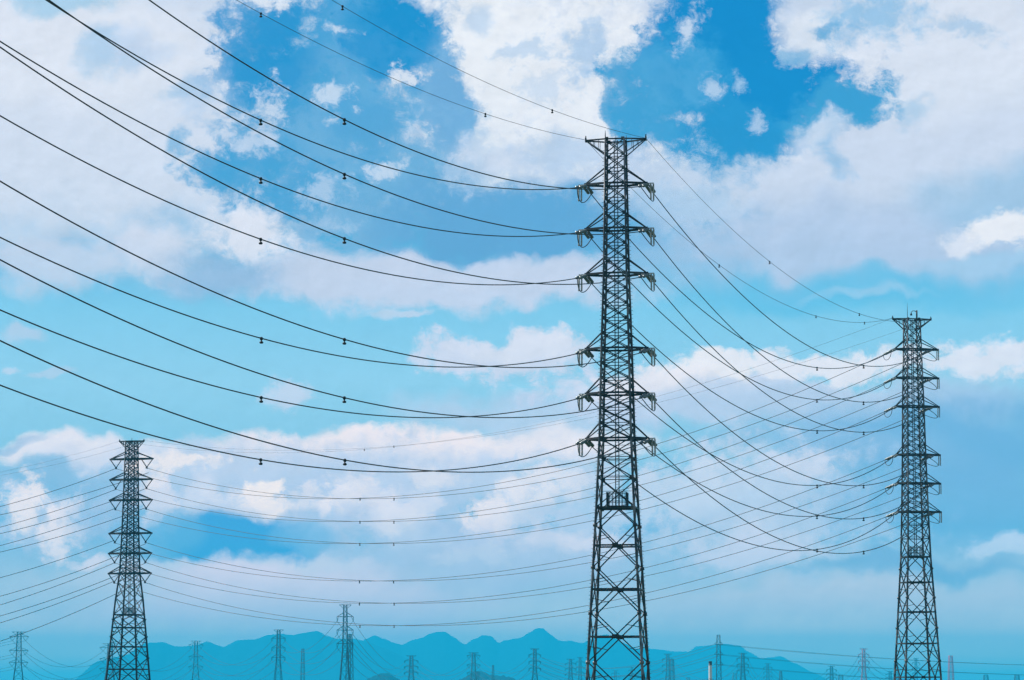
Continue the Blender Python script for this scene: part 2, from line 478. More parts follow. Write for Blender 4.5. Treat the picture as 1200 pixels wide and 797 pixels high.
def rusty_steel(name, base, rust, amount, metal, zinc_glint, rough, spec):
    m = material(name, base, 0.24, metal, 0.3, 1.7)
    t = m.node_tree
    b = t.nodes['Principled BSDF']
    src = b.inputs['Base Color'].links[0].from_socket
    g = t.nodes.new('ShaderNodeNewGeometry')
    n = t.nodes.new('ShaderNodeTexNoise')
    n.inputs['Scale'].default_value = 0.55
    n.inputs['Detail'].default_value = 7
    n.inputs['Roughness'].default_value = 0.7
    t.links.new(g.outputs['Position'], n.inputs['Vector'])
    r = t.nodes.new('ShaderNodeMapRange')
    r.inputs['From Min'].default_value = 0.62 - amount
    r.inputs['From Max'].default_value = 0.72 - amount
    t.links.new(n.outputs['Fac'], r.inputs[0])
    mx = t.nodes.new('ShaderNodeMix')
    mx.data_type = 'RGBA'
    mx.inputs[7].default_value = rust + [1]
    t.links.new(r.outputs[0], mx.inputs[0])
    t.links.new(src, mx.inputs[6])
    n2 = t.nodes.new('ShaderNodeTexNoise')
    n2.inputs['Scale'].default_value = 0.45
    n2.inputs['Detail'].default_value = 4
    t.links.new(g.outputs['Position'], n2.inputs['Vector'])
    r2 = t.nodes.new('ShaderNodeMapRange')
    r2.inputs['From Min'].default_value = 0.52
    r2.inputs['From Max'].default_value = 0.60
    t.links.new(n2.outputs['Fac'], r2.inputs[0])
    m2 = t.nodes.new('ShaderNodeMix')
    m2.data_type = 'RGBA'
    m2.inputs[7].default_value = zinc_glint + [1]  # pale galvanised patches, also painted in as sunlit highlights on the steel
    t.links.new(r2.outputs[0], m2.inputs[0])
    t.links.new(mx.outputs[2], m2.inputs[6])
    t.links.new(m2.outputs[2], b.inputs['Base Color'])
    b.inputs['Specular IOR Level'].default_value = spec
    b.inputs['Roughness'].default_value = rough
    return m

M_STEEL = rusty_steel('weathered_steel', [.020, .022, .026], [.036, .017, .010], 0.06, 0.0, [.085, .085, .088], 0.5, 0.25)
M_PIPE = rusty_steel('galvanised_pipe', [.034, .036, .041], [.040, .020, .012], 0.03, 0.15, [.17, .17, .18], 0.35, 0.4)
M_DARK = material('dark_steel', [.016, .019, .026], 0.6, 0.2, 0.3)
M_FAR = material('far_steel', [.015, .020, .028], 0.7, 0.1, 0.2)
M_RED = material('red_white_paint', [.52, .11, .14], 0.6, 0.0, 0.15)
M_WIRE = material('conductor_cable', [.022, .026, .032], 0.55, 0.2, 0.2, 0.5)
M_PORC = material('grey_porcelain', [.20, .24, .235], 0.22, 0.0, 0.2)
M_GLAZE = material('pale_porcelain', [.42, .42, .40], 0.25, 0.0, 0.15)
M_BLACK = material('black_iron', [.012, .013, .015], 0.6, 0.2, 0.2)
M_CONC = material('concrete', [.30, .29, .27], 0.9, 0.0, 0.2)
M_WHITE = material('white_painted_steel', [.80, .79, .76], 0.45, 0.0, 0.06)
M_SOOT = material('dark_band_paint', [.05, .05, .055], 0.6)
M_FOREST = material('forest', [.008, .050, .070], 0.95, 0.0, 0.5, 0.02, 0.1)  # forest colour with some blue of the distant haze mixed in
M_WOOD = material('near_forest', [.006, .020, .022], 0.95, 0.0, 0.5, 0.08, 0.1)
M_LAND = material('farmland', [.10, .13, .06], 0.95, 0.0, 0.5, 0.012, 0.1)

# ------------------------------------------------------------------ mesh helpers
class MB:
    """collects bars, pipes, boxes and lathe shapes and links them as ONE mesh object"""
    def __init__(self):
        self.v, self.f, self.s = [], [], []

    def _ring(self, p, x, y, r, n, ph=0.0):
        i = len(self.v)
        for k in range(n):
            a = 2 * math.pi * k / n + ph
            self.v.append(p + x * (r * math.cos(a)) + y * (r * math.sin(a)))
        return i

    @staticmethod
    def frame(d, hint=None):
        d = d.normalized()
        h = hint or Vector((0, 0, 1))
        if abs(d.dot(h)) > 0.97:
            h = Vector((1, 0, 0))
        x = d.cross(h).normalized()
        return x, x.cross(d).normalized()

    def bar(self, a, b, w, h=None):
        """square steel member"""
        a, b = Vector(a), Vector(b)
        h = h or w
        x, y = self.frame(b - a)
        i = len(self.v)
        for p in (a, b):
            for sx_, sy_ in ((-1, -1), (1, -1), (1, 1), (-1, 1)):
                self.v.append(p + x * (w / 2 * sx_) + y * (h / 2 * sy_))
        for q in ((0, 1, 5, 4), (1, 2, 6, 5), (2, 3, 7, 6), (3, 0, 4, 7), (3, 2, 1, 0), (4, 5, 6, 7)):
            self.f.append([i + k for k in q])
            self.s.append(False)

    def angle(self, a, b, w, t=None):
        """L section steel member"""
        a, b = Vector(a), Vector(b)
        t = t or w * 0.22
        x, y = self.frame(b - a)
        prof = ((0, 0), (w, 0), (w, t), (t, t), (t, w), (0, w))
        i = len(self.v)
        for p in (a, b):
            for (px, py) in prof:
                self.v.append(p + x * (px - w * .4) + y * (py - w * .4))
        for k in range(6):
            j = (k + 1) % 6
            self.f.append([i + k, i + j, i + 6 + j, i + 6 + k])
            self.s.append(False)
        self.f.append([i + k for k in range(5, -1, -1)])
        self.f.append([i + 6 + k for k in range(6)])
        self.s += [False, False]

    def pipe(self, pts, r, n=8, cap=True, smooth=True):
        pts = [Vector(p) for p in pts]
        rr = r if isinstance(r, (list, tuple)) else [r] * len(pts)
        rings = []
        x = None
        for k, p in enumerate(pts):
            d = (pts[min(k + 1, len(pts) - 1)] - pts[max(k - 1, 0)])
            if x is None:
                x, y = self.frame(d)
            else:
                dn = d.normalized()
                x = (x - dn * x.dot(dn)).normalized()
                y = x.cross(dn).normalized()
            rings.append(self._ring(p, x, y, rr[k], n))
        for a, b in zip(rings, rings[1:]):
            for k in range(n):
                j = (k + 1) % n
                self.f.append([a + k, a + j, b + j, b + k])
                self.s.append(smooth)
        if cap:
            self.f.append([rings[0] + k for k in range(n - 1, -1, -1)])
            self.f.append([rings[-1] + k for k in range(n)])
            self.s += [False, False]

    def lathe(self, a, b, prof, n=10):
        """prof: (share of the way a to b, radius)"""
        a, b = Vector(a), Vector(b)
        x, y = self.frame(b - a)
        rings = [self._ring(a + (b - a) * t, x, y, r, n) for t, r in prof]
        for p, q in zip(rings, rings[1:]):
            for k in range(n):
                j = (k + 1) % n
                self.f.append([p + k, p + j, q + j, q + k])
                self.s.append(True)

    def plate(self, c, ux, uy, w, h, t):
        c, ux, uy = Vector(c), Vector(ux).normalized(), Vector(uy).normalized()
        un = ux.cross(uy)
        i = len(self.v)
        for sz in (-1, 1):
            for a, b in ((-1, -1), (1, -1), (1, 1), (-1, 1)):
                self.v.append(c + ux * (a * w / 2) + uy * (b * h / 2) + un * (sz * t / 2))
        for q in ((3, 2, 1, 0), (4, 5, 6, 7), (0, 1, 5, 4), (1, 2, 6, 5), (2, 3, 7, 6), (3, 0, 4, 7)):
            self.f.append([i + k for k in q])
            self.s.append(False)

    def build(self, name, mat, parent=None):
        me = bpy.data.meshes.new(name)
        me.from_pydata([tuple(p) for p in self.v], [], self.f)
        me.polygons.foreach_set('use_smooth', self.s)
        me.materials.append(mat)
        me.update()
        o = bpy.data.objects.new(name, me)
        COL.objects.link(o)
        if parent is not None:
            o.parent = parent
        return o

def tag(o, label=None, cat=None, group=None, kind=None):
    if label: o['label'] = label
    if cat: o['category'] = cat
    if group: o['group'] = group
    if kind: o['kind'] = kind
    return o

def empty(name, loc, rotz=0.0):
    o = bpy.data.objects.new(name, None)
    COL.objects.link(o)
    o.location = loc
    o.rotation_euler = (0, 0, rotz)
    o.empty_display_size = 2
    return o

def copy_tree(o, parent=None):
    c = o.copy()
    COL.objects.link(c)
    c.parent = parent
    for ch in list(o.children):
        copy_tree(ch, c)
    return c

def sheet(name, xs, ys, fz, mat):
    me = bpy.data.meshes.new(name)
    vs_ = [(x, y, fz(x, y)) for y in ys for x in xs]
    nx = len(xs)
    fs = [(j * nx + i, j * nx + i + 1, (j + 1) * nx + i + 1, (j + 1) * nx + i) for j in range(len(ys) - 1) for i in range(nx - 1)]
    me.from_pydata(vs_, [], fs)
    me.polygons.foreach_set('use_smooth', [True] * len(fs))
    me.materials.append(mat)
    me.update()
    o = bpy.data.objects.new(name, me)
    COL.objects.link(o)
    return o

def span_list(a, b, n):
    return [a + (b - a) * k / (n - 1) for k in range(n)]

# ------------------------------------------------------------------ land, mountains, air
g = sheet('ground', span_list(-8500, 8500, 40), span_list(-1200, 29500, 60),
          lambda x, y: 0.0, M_LAND)
tag(g, kind='structure')

RIDGE_A = (7400, [(-1123, 12.0), (-1088, 59.9), (-1062, 86.0), (-1049, 92.5), (-979, 107.8), (-929, 138.2), (-886, 140.4), (-855, 129.5), (-831, 129.5), (-801, 131.7), (-773, 142.6), (-744, 131.7), (-733, 127.4), (-696, 144.8), (-670, 146.9), (-653, 146.9), (-620, 157.8), (-588, 162.2), (-555, 157.8), (-533, 163.3), (-496, 168.7), (-468, 155.6), (-446, 149.1), (-403, 149.1), (-370, 142.6), (-326, 125.2), (-261, 99.1), (-174, 59.9), (-87, 12.0)])
RIDGE_B = (8300, [(-537, 12.0), (-488, 102.3), (-439, 148.7), (-415, 165.8), (-391, 175.6), (-366, 165.8), (-334, 153.6), (-312, 148.7), (-286, 160.9), (-256, 168.2), (-232, 180.4), (-208, 185.3), (-190, 185.3), (-171, 173.1), (-134, 148.7), (-110, 163.4), (-83, 175.6), (-61, 173.1), (-37, 153.6), (-20, 160.9), (12, 165.8), (24, 168.2), (49, 182.9), (73, 196.3), (88, 195.1), (110, 178.0), (134, 160.9), (146, 158.5), (166, 160.9), (183, 156.0), (200, 153.6), (220, 160.9), (244, 173.1), (269, 178.0), (293, 165.8), (330, 148.7), (378, 119.4), (464, 65.7), (537, 12.0)])
RIDGE_C = (9000, [(212, 12.0), (318, 109.9), (397, 149.6), (437, 147.0), (503, 139.1), (545, 139.1), (569, 154.9), (609, 157.6), (649, 162.9), (701, 157.6), (728, 139.1), (768, 117.9), (794, 120.5), (826, 125.8), (874, 102.0), (926, 75.5), (993, 43.8), (1059, 12.0)])
RIDGE_D = (9400, [(-1991, 72.8), (-1825, 106.0), (-1659, 122.6), (-1521, 133.6), (-1410, 128.1), (-1299, 122.6), (-1189, 106.0), (-1051, 45.2), (-995, 12.0)])
RIDGE_E = (9500, [(782, 12.0), (922, 73.5), (1034, 101.4), (1201, 109.8), (1369, 104.2), (1537, 112.6), (1704, 118.2), (1872, 107.0), (2040, 59.5)])

def interp(tab, x):
    if x <= tab[0][0] or x >= tab[-1][0]:
        return 0.0
    for (x0, z0), (x1, z1) in zip(tab, tab[1:]):
        if x0 <= x <= x1:
            t = (x - x0) / (x1 - x0)
            t = t * t * (3 - 2 * t) * 0.5 + t * 0.5
            return z0 + (z1 - z0) * t
    return 0.0

def ridge(name, D, tab, half, seed):
    D *= 3.0
    half *= 2.4
    tab = [(x * 3.0, (z - 12) * 3.0 + 12) for x, z in tab]
    xs = span_list(tab[0][0] - 30, tab[-1][0] + 30, 320)
    ys = [D + half * q for q in (-1, -.85, -.7, -.56, -.44, -.33, -.24, -.16, -.1, -.05, 0, .1, .25, .5, .75, 1)]
    def h(x, y):
        q = abs(y - D) / half
        z = interp(tab, x + q * 150 * math.sin(y * 0.004 + seed))
        spur = 0.5 + 0.5 * mnoise.fractal(Vector((x * .0024, y * .0009, seed)), 0.9, 2.1, 4)
        f = max(0.0, 1 - q) ** (1.05 + 0.9 * spur)
        rough = 1.8 * mnoise.fractal(Vector((x * .006, y * .005, seed + 4)), 0.8, 2.1, 4)
        return z * f - 1.5 + rough * (1 if q < 0.98 else 0) * min(1, z / 40)
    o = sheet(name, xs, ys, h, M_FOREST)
    return tag(o, kind='structure')

ridge('mountain_range', *RIDGE_A, 400, 2.0)
ridge('mountain_range', *RIDGE_B, 380, 5.0)
ridge('mountain_range', *RIDGE_C, 300, 9.0)

def wooded_hill(cx, cy, w, d, top, seed):
    def h(x, y):
        a, b = (x - cx) / w, (y - cy) / d
        q = max(0.0, 1 - a * a - b * b)
        n = mnoise.fractal(Vector((x * .011, y * .011, seed)), 0.9, 2.1, 3)
        crown = abs(mnoise.noise(Vector((x * .05, y * .05, seed + 3)))) * 12.0
        return top * (q ** 0.8) * (1 + .22 * n) + (crown if q > 0.02 else 0) - 1.0
    o = sheet('wooded_hill', span_list(cx - w, cx + w, 90), span_list(cy - d, cy + d, 50), h, M_WOOD)
    return tag(o, kind='structure')

wooded_hill(-85, 10000, 168, 340, 72, 1.0)
wooded_hill(-230, 10400, 120, 270, 37, 6.0)
wooded_hill(-446, 10000, 103, 300, 69, 3.0)

hz = MB()
hz.plate((0, (HAZE_FAR - 1500) / 2, (HAZE_TOP - 3) / 2), (1, 0, 0), (0, 1, 0), 18000, HAZE_FAR + 1500, HAZE_TOP + 3)
m = bpy.data.materials.new('haze')
m.use_nodes = True
m.node_tree.nodes.clear()
pv = m.node_tree.nodes.new('ShaderNodeVolumePrincipled')
pv.inputs['Color'].default_value = (0.02, 0.62, 1.0, 1.0)
pv.inputs['Density'].default_value = HAZE_DENSITY
pv.inputs['Anisotropy'].default_value = 0.0
mo = m.node_tree.nodes.new('ShaderNodeOutputMaterial')
m.node_tree.links.new(pv.outputs[0], mo.inputs['Volume'])
haze = hz.build('haze', m)
tag(haze, kind='stuff')

# ------------------------------------------------------------------ the three big pylons
def lerp_tab(tab, z):
    if z <= tab[0][0]: return tab[0][1]
    for (z0, a0), (z1, a1) in zip(tab, tab[1:]):
        if z <= z1:
            return a0 + (a1 - a0) * (z - z0) / (z1 - z0)
    return tab[-1][1]

def corner(tab, z, k):
    h = lerp_tab(tab, z)
    sx_, sy_ = ((-1, -1), (1, -1), (1, 1), (-1, 1))[k]
    return Vector((sx_ * h, sy_ * h, z))

def catenary(a, b, sag, n):
    a, b = Vector(a), Vector(b)
    return [a + (b - a) * t - Vector((0, 0, 4 * sag * t * (1 - t))) for t in span_list(0.0, 1.0, n)]

def along(a, b, sag, t):
    a, b = Vector(a), Vector(b)
    return a + (b - a) * t - Vector((0, 0, 4 * sag * t * (1 - t)))

def legs_and_bracing(root, tab, upper, lower, leg_r, brace_w, pipe_mat, foot=True):
    """upper: node heights of the X panels; lower: leg nodes of the big K panels below the platform"""
    zt = upper[0]
    for k in range(4):
        b = MB()
        zs = [lower[-1]] + sorted(set([t[0] for t in tab if lower[-1] < t[0] < zt])) + [zt]
        pts = [corner(tab, z, k) for z in zs]
        rad = [leg_r * (1.25 - 0.5 * (z / zt)) for z in zs]
        b.pipe(pts, rad, 10)
        for z in lower[:-1]:                     # flanges where leg sections are bolted
            p = corner(tab, z, k)
            b.lathe(p - Vector((0, 0, .18)), p + Vector((0, 0, .18)), ((0, .1), (0, leg_r * 1.9), (1, leg_r * 1.9), (1, .1)), 10)
        for z in upper if pipe_mat is M_PIPE else ():   # gusset plates at the nodes
            p = corner(tab, z, k)
            sx_, sy_ = (1 if p.x < 0 else -1), (1 if p.y < 0 else -1)
            b.plate(p + Vector((sx_ * .16, 0, 0)), (1, 0, 0), (0, 0, 1), .40, .46, .03)
            b.plate(p + Vector((0, sy_ * .16, 0)), (0, 1, 0), (0, 0, 1), .40, .46, .03)
        zb = lower[-1]                           # step bolts
        z = 3.0
        while z < zt - 1 and k in (0, 2):
            p = corner(tab, z, k)
            s_ = -1 if p.x < 0 else 1
            b.bar(p, p + Vector((s_ * .30, 0, 0)), .04)
            z += 0.45
        leg = b.build('leg', pipe_mat, root)
        if foot:
            f = MB()
            p = corner(tab, zb, k)
            f.lathe(p + Vector((0, 0, -1)), p + Vector((0, 0, .5)), ((0, .9), (.75, .9), (.8, .6), (1, .55), (1, 0)), 14)
            f.build('foundation', M_CONC, leg)
    for k in range(4):
        j = (k + 1) % 4
        b = MB()
        for z0, z1 in zip(upper, upper[1:]):
            a0, a1, c0, c1 = corner(tab, z0, k), corner(tab, z1, k), corner(tab, z0, j), corner(tab, z1, j)
            b.angle(a0, c1, brace_w)
            b.angle(c0, a1, brace_w)
            if pipe_mat is M_PIPE:
                b.angle(a0, c0, brace_w * .8)
        # the portal just under the platform
        z0, z1 = upper[-1], lower[0]
        a0, c0 = corner(tab, z0, k), corner(tab, z0, j)
        mid = (a0 + c0) / 2
        b.bar(a0, c0, brace_w * 1.7)
        b.angle(mid, corner(tab, z1, k), brace_w * 1.15)
        b.angle(mid, corner(tab, z1, j), brace_w * 1.15)
        for z0, z1 in zip(lower, lower[1:]):
            a0, a1, c0, c1 = corner(tab, z0, k), corner(tab, z1, k), corner(tab, z0, j), corner(tab, z1, j)
            b.angle(a0, c1, brace_w * 1.15)
            b.angle(c0, a1, brace_w * 1.15)
            h0, h1 = lerp_tab(tab, z0), lerp_tab(tab, z1)
            t = h0 / (h0 + h1)
            zx = z0 + (z1 - z0) * t
            xa, xc = corner(tab, zx, k), corner(tab, zx, j)
            X = (xa + xc) / 2
            b.bar(xa, xc, brace_w * 1.6)
            b.plate(X, (xc - xa), (0, 0, 1), .7, .5, .05)
            for p0, leg_k, zl in ((a0, k, z0 + (zx - z0) * .62), (c0, j, z0 + (zx - z0) * .62), (a1, k, z1 + (zx - z1) * .62), (c1, j, z1 + (zx - z1) * .62)):
                q = p0 + (X - p0) * .5
                b.angle(q, corner(tab, zl, leg_k), brace_w * .62)
        b.build('bracing', M_STEEL if pipe_mat is M_PIPE else M_DARK, root)

def string_profile(n, r0, r1):
    prof = [(0, .03)]
    for i in range(n):
        t0 = (i + .08) / n
        t1 = (i + .5) / n
        t2 = (i + .62) / n
        prof += [(t0, r0), (t1, r1), (t2, r1 * .55), ((i + .98) / n, r0)]
    return prof + [(1, .03)]

def strain_string(a, b, arm, double=True):
    """two rows of discs side by side between yoke plates"""
    a, b = Vector(a), Vector(b)
    d = (b - a).normalized()
    side = d.cross(Vector((0, 0, 1))).normalized() * .24
    s = MB()
    L = (b - a).length
    a1, b1 = a + d * .35, b - d * .30
    n = max(8, int((L - .65) / .17))
    for k in (-1, 1):
        s.lathe(a1 + side * k, b1 + side * k, string_profile(n, .07, .19), 10)
    o = s.build('insulator_string', M_PORC, arm)
    y = MB()
    y.bar(a, a1, .07)
    y.plate(a1, side, d, .62, .10, .06)
    y.build('yoke_plate', M_STEEL, arm)
    y = MB()
    y.bar(b1, b, .09)
    y.plate(b1, side, d, .62, .10, .06)
    y.build('yoke_plate', M_STEEL, arm)
    return o

def crossarm(root, tab, z, side, length, tie, w, y_sq=0.25):
    """flat pointed arm with two bottom chords and two sloping ties"""
    h = lerp_tab(tab, z)
    ht = lerp_tab(tab, z + tie)
    tipx = side * length
    b = MB()
    tips = []
    for sy_ in (-1, 1):
        root_p = Vector((side * h, sy_ * h, z))
        tip = Vector((tipx, sy_ * y_sq, z))
        tips.append(tip)
        b.bar(root_p, tip, w * 1.25, w * 1.7)
        b.angle(Vector((side * ht, sy_ * ht, z + tie)), tip, w * .95)
    n = 3
    for i in range(1, n + 1):
        t = i / n
        p = [Vector((side * h, sy_ * h, z)).lerp(tips[q], t) for q, sy_ in enumerate((-1, 1))]
        b.angle(p[0], p[1], w * .7)
        if i < n:
            p2 = [Vector((side * h, sy_ * h, z)).lerp(tips[q], (i + 1) / n) for q, sy_ in enumerate((-1, 1))]
            b.angle(p[0], p2[1], w * .55)
    # chord straight through the body
    for sy_ in (-1, 1):
        b.bar(Vector((side * h, sy_ * h, z)), Vector((0, sy_ * h, z)), w * 1.2, w * 1.5)
    b.plate((tipx, 0, z), (0, 1, 0), (0, 0, 1), 2 * y_sq + .25, .34, .12)
    return b.build('crossarm', M_STEEL, root)

def peak_arm(root, tab, zt, side, length, drop, w):
    h, hd = lerp_tab(tab, zt), lerp_tab(tab, zt - drop)
    b = MB()
    for sy_ in (-1, 1):
        tip = Vector((side * length, sy_ * .18, zt + .05))
        b.bar(Vector((side * h, sy_ * h, zt)), tip, w * 1.2)
        b.bar(Vector((side * h, sy_ * h, zt)), (0, sy_ * h, zt), w * 1.2)
        b.angle(Vector((side * hd, sy_ * hd, zt - drop)), tip, w)
        for t in (.35, .6, .8):
            p = Vector((side * h, sy_ * h, zt)).lerp(tip, t)
            q = Vector((side * hd, sy_ * hd, zt - drop)).lerp(tip, t)
            b.angle(p, q, w * .45)
    b.plate((side * length, 0, zt + .12), (0, 1, 0), (0, 0, 1), .6, .5, .14)
    b.bar((side * length, 0, zt), (side * length, 0, zt + .62), .12)
    return b.build('earth_wire_arm', M_STEEL, root)

def ladder(root, tab, z0, z1, x=0.0):
    b = MB()
    for s_ in (-.2, .2):
        b.bar((x + s_, 0, z0), (x + s_, 0, z1), .10)
    z = z0 + .3
    while z < z1:
        b.bar((x - .2, 0, z), (x + .2, 0, z), .035)
        z += .38
    z = z0
    while z < z1:                                 # stays that hold it to the body
        h = lerp_tab(tab, z)
        b.bar((-h, 0, z), (h, 0, z), .05)
        z += 5.4 / 3
    return b.build('ladder', M_STEEL, root)

def platform(root, tab, z, w):
    b = MB()
    b.plate((0, 0, z + .12), (1, 0, 0), (0, 1, 0), w, w, .14)
    for s_ in (-1, 1):
        b.bar((-w / 2, s_ * w / 2, z), (w / 2, s_ * w / 2, z), .2)
        h = lerp_tab(tab, z)
        b.bar((-h, s_ * w * .3, z), (h, s_ * w * .3, z), .16)
    p = b.build('work_platform', M_STEEL, root)
    r = MB()
    H = 1.75
    for i in range(7):
        t = -w / 2 + w * i / 6
        for s_ in (-1, 1):
            r.bar((t, s_ * w / 2, z + .19), (t, s_ * w / 2, z + H), .06)
            r.bar((s_ * w / 2, t, z + .19), (s_ * w / 2, t, z + H), .06)
    for zz in (.7, 1.2, H):
        for s_ in (-1, 1):
            r.bar((-w / 2, s_ * w / 2, z + zz), (w / 2, s_ * w / 2, z + zz), .06)
            r.bar((s_ * w / 2, -w / 2, z + zz), (s_ * w / 2, w / 2, z + zz), .06)
    r.build('railing', M_STEEL, p)

def rods(root, tab, zt, items):
    for (k, hgt, r) in items:
        b = MB()
        p = corner(tab, zt, k) if k >= 0 else Vector((0, 0, zt))
        b.pipe([p - Vector((0, 0, .3)), p + Vector((0, 0, hgt * .5)), p + Vector((0, 0, hgt))], [r, r * .8, r * .35], 6)
        b.build('lightning_rod', M_STEEL, root)

def big_pylon(name, label, loc, rot, tab, levels, zt, upper, lower, arms, wires_in, wires_out, rod_items, strain=True, peak=3.55, jumper=None, wgt=1.0):
    root = empty(name, loc, rot)
    tag(root, label, 'pylon')
    legs_and_bracing(root, tab, upper, lower, .14 * wgt, .115 * wgt, M_PIPE if strain else M_DARK)
    inv = Matrix.Rotation(-rot, 4, 'Z') @ Matrix.Translation(-Vector(loc))
    for l, z in enumerate(levels):
        for side in (-1, 1):
            ln = arms[side]
            arm = crossarm(root, tab, z, side, ln[1], 1.8 if strain else 1.75, .145 * wgt, .25)
            if not strain:
                # V of two long rods that meet under the arm
                bot = Vector((side * 4.35, 0, z - 2.25))
                for xx in (ln[1] - .1, 2.85):
                    s = MB()
                    top = Vector((side * xx, 0, z - .15))
                    s.lathe(top, top.lerp(bot, .97), string_profile(18, .09, .17), 8)
                    s.build('insulator_string', M_DARK, arm)
                c = MB()
                c.plate(bot, (1, 0, 0), (0, 0, 1), .5, .3, .1)
                c.bar(bot, bot - Vector((0, 0, .3)), .14)
                c.bar(bot - Vector((0, .6, .28)), bot + Vector((0, .6, -.28)), .14)
                c.build('suspension_clamp', M_DARK, arm)
                continue
            tip = Vector((side * ln[0], 0, z - .1))
            far_ends = []
            for tabw, at_start, ly in ((wires_in, False, -1), (wires_out, True, 1)):
                A, B, S = tabw[(side, l)]
                p = inv @ Vector(A if at_start else B)
                far_ends.append(p)
                strain_string(tip + Vector((0, ly * .25, 0)), p, arm)
            # jumper loop from one dead end to the other, held off by hanging rods
            js = jumper[side] if jumper else None
            j = MB()
            p0, p1 = far_ends
            lowp = Vector((js if js else (p0.x + p1.x) / 2, 0, z - 2.05))
            pts = []
            for t in span_list(0, 1, 19):
                u_ = 1 - t
                c0 = Vector((p0.x * .7 + lowp.x * .3, p0.y * .95, lowp.z - 0.45))
                c1 = Vector((p1.x * .7 + lowp.x * .3, p1.y * .95, lowp.z - 0.45))
                if js:
                    c0.x = c1.x = js * 1.12 - p0.x * .12
                pts.append(p0 * u_ ** 3 + c0 * (3 * u_ * u_ * t) + c1 * (3 * u_ * t * t) + p1 * t ** 3)
            j.pipe(pts, .055, 6)
            j.build('jumper_cable', M_WIRE, arm)
            jm = pts[9]
            if not js:
                continue
            s = MB()
            s.bar((tip.x, 0, z + .02), (js + side * .2, 0, z + .02), .12)
            for dx in (-.16, .16):
                top = Vector((js + dx, 0, z - .05))
                s.lathe(top, Vector((top.x, jm.y, jm.z + .1)), string_profile(12, .09, .135), 8)
            s.build('jumper_support', M_GLAZE, arm)
    for side in (-1, 1):
        peak_arm(root, tab, zt, side, peak, 1.75, .13 * wgt)
    ladder(root, tab, upper[-1] + .2, zt)
    platform(root, tab, upper[-1] + .05, 2.3)
    rods(root, tab, zt, rod_items)
    return root

NEAR = [
    (-1, -1, (-54.27, 157.63, 78.18), (8.82, 340.37, 77.25), 6.28, [0.509, 0.815]),
    (1, -1, (-47.82, 154.99, 79.13), (15.88, 339.63, 77.26), 6.23, [0.516, 0.818]),
    (-1, 0, (-59.86, 157.91, 78.1), (7.71, 337.72, 71.19), 11.21, [0.551]),
    (1, 0, (-48.43, 154.71, 74.86), (15.11, 336.88, 71.19), 10.85, [0.53]),
    (-1, 1, (-59.34, 157.91, 71.67), (7.71, 337.72, 65.8), 10.76, [0.549]),
    (1, 1, (-52.7, 154.71, 72.64), (15.11, 336.88, 65.8), 10.89, [0.556]),
    (-1, 2, (-60.54, 157.91, 66.83), (7.71, 337.72, 60.4), 10.9, [0.556]),
    (1, 2, (-52.61, 154.71, 66.84), (15.11, 336.88, 60.4), 11.14, [0.556]),
    (-1, 3, (-58.17, 157.91, 55.17), (7.71, 337.72, 51.48), 9.97, [0.545]),
    (1, 3, (-52.47, 154.71, 56.85), (15.11, 336.88, 51.48), 10.81, [0.556]),
    (-1, 4, (-57.91, 157.91, 49.32), (7.71, 337.72, 46.17), 9.71, [0.544]),
    (1, 4, (-53.83, 154.71, 51.99), (15.11, 336.88, 46.17), 10.76, [0.564]),
    (-1, 5, (-59.14, 157.91, 44.61), (7.71, 337.72, 40.83), 10.08, [0.551]),
    (1, 5, (-51.86, 154.71, 44.83), (15.11, 336.88, 40.83), 10.33, [0.554]),
]
MID = [
    (-1, -1, (9.2, 340.37, 77.57), (71.66, 542.35, 81.71), 7.8, [0.326, 0.653, 0.861]),
    (1, -1, (16.22, 339.63, 77.57), (79.0, 543.65, 82.41), 7.37, [0.324, 0.65]),
    (-1, 0, (9.48, 343.09, 71.34), (71.03, 539.69, 75.56), 10.25, [0.658]),
    (1, 0, (16.88, 342.25, 71.34), (77.93, 540.91, 75.56), 9.71, [0.675]),
    (-1, 1, (9.48, 343.09, 65.95), (71.03, 539.69, 70.14), 10.1, [0.656]),
    (1, 1, (16.88, 342.25, 65.95), (77.93, 540.91, 70.14), 10.45, [0.672]),
    (-1, 2, (9.48, 343.09, 60.55), (71.03, 539.69, 64.73), 9.76, [0.655]),
    (1, 2, (16.88, 342.25, 60.55), (77.93, 540.91, 64.73), 9.97, [0.671]),
    (-1, 3, (9.48, 343.09, 51.63), (71.03, 539.69, 55.64), 9.63, [0.652]),
    (1, 3, (16.88, 342.25, 51.63), (77.93, 540.91, 55.64), 9.65, [0.667]),
    (-1, 4, (9.48, 343.09, 46.32), (71.03, 539.69, 50.27), 9.23, [0.65]),
    (1, 4, (16.88, 342.25, 46.32), (77.93, 540.91, 50.27), 9.63, [0.665]),
    (-1, 5, (9.48, 343.09, 40.98), (71.03, 539.69, 44.92), 9.29, [0.649]),
    (1, 5, (16.88, 342.25, 40.98), (77.93, 540.91, 44.92), 9.73, [0.663]),
]
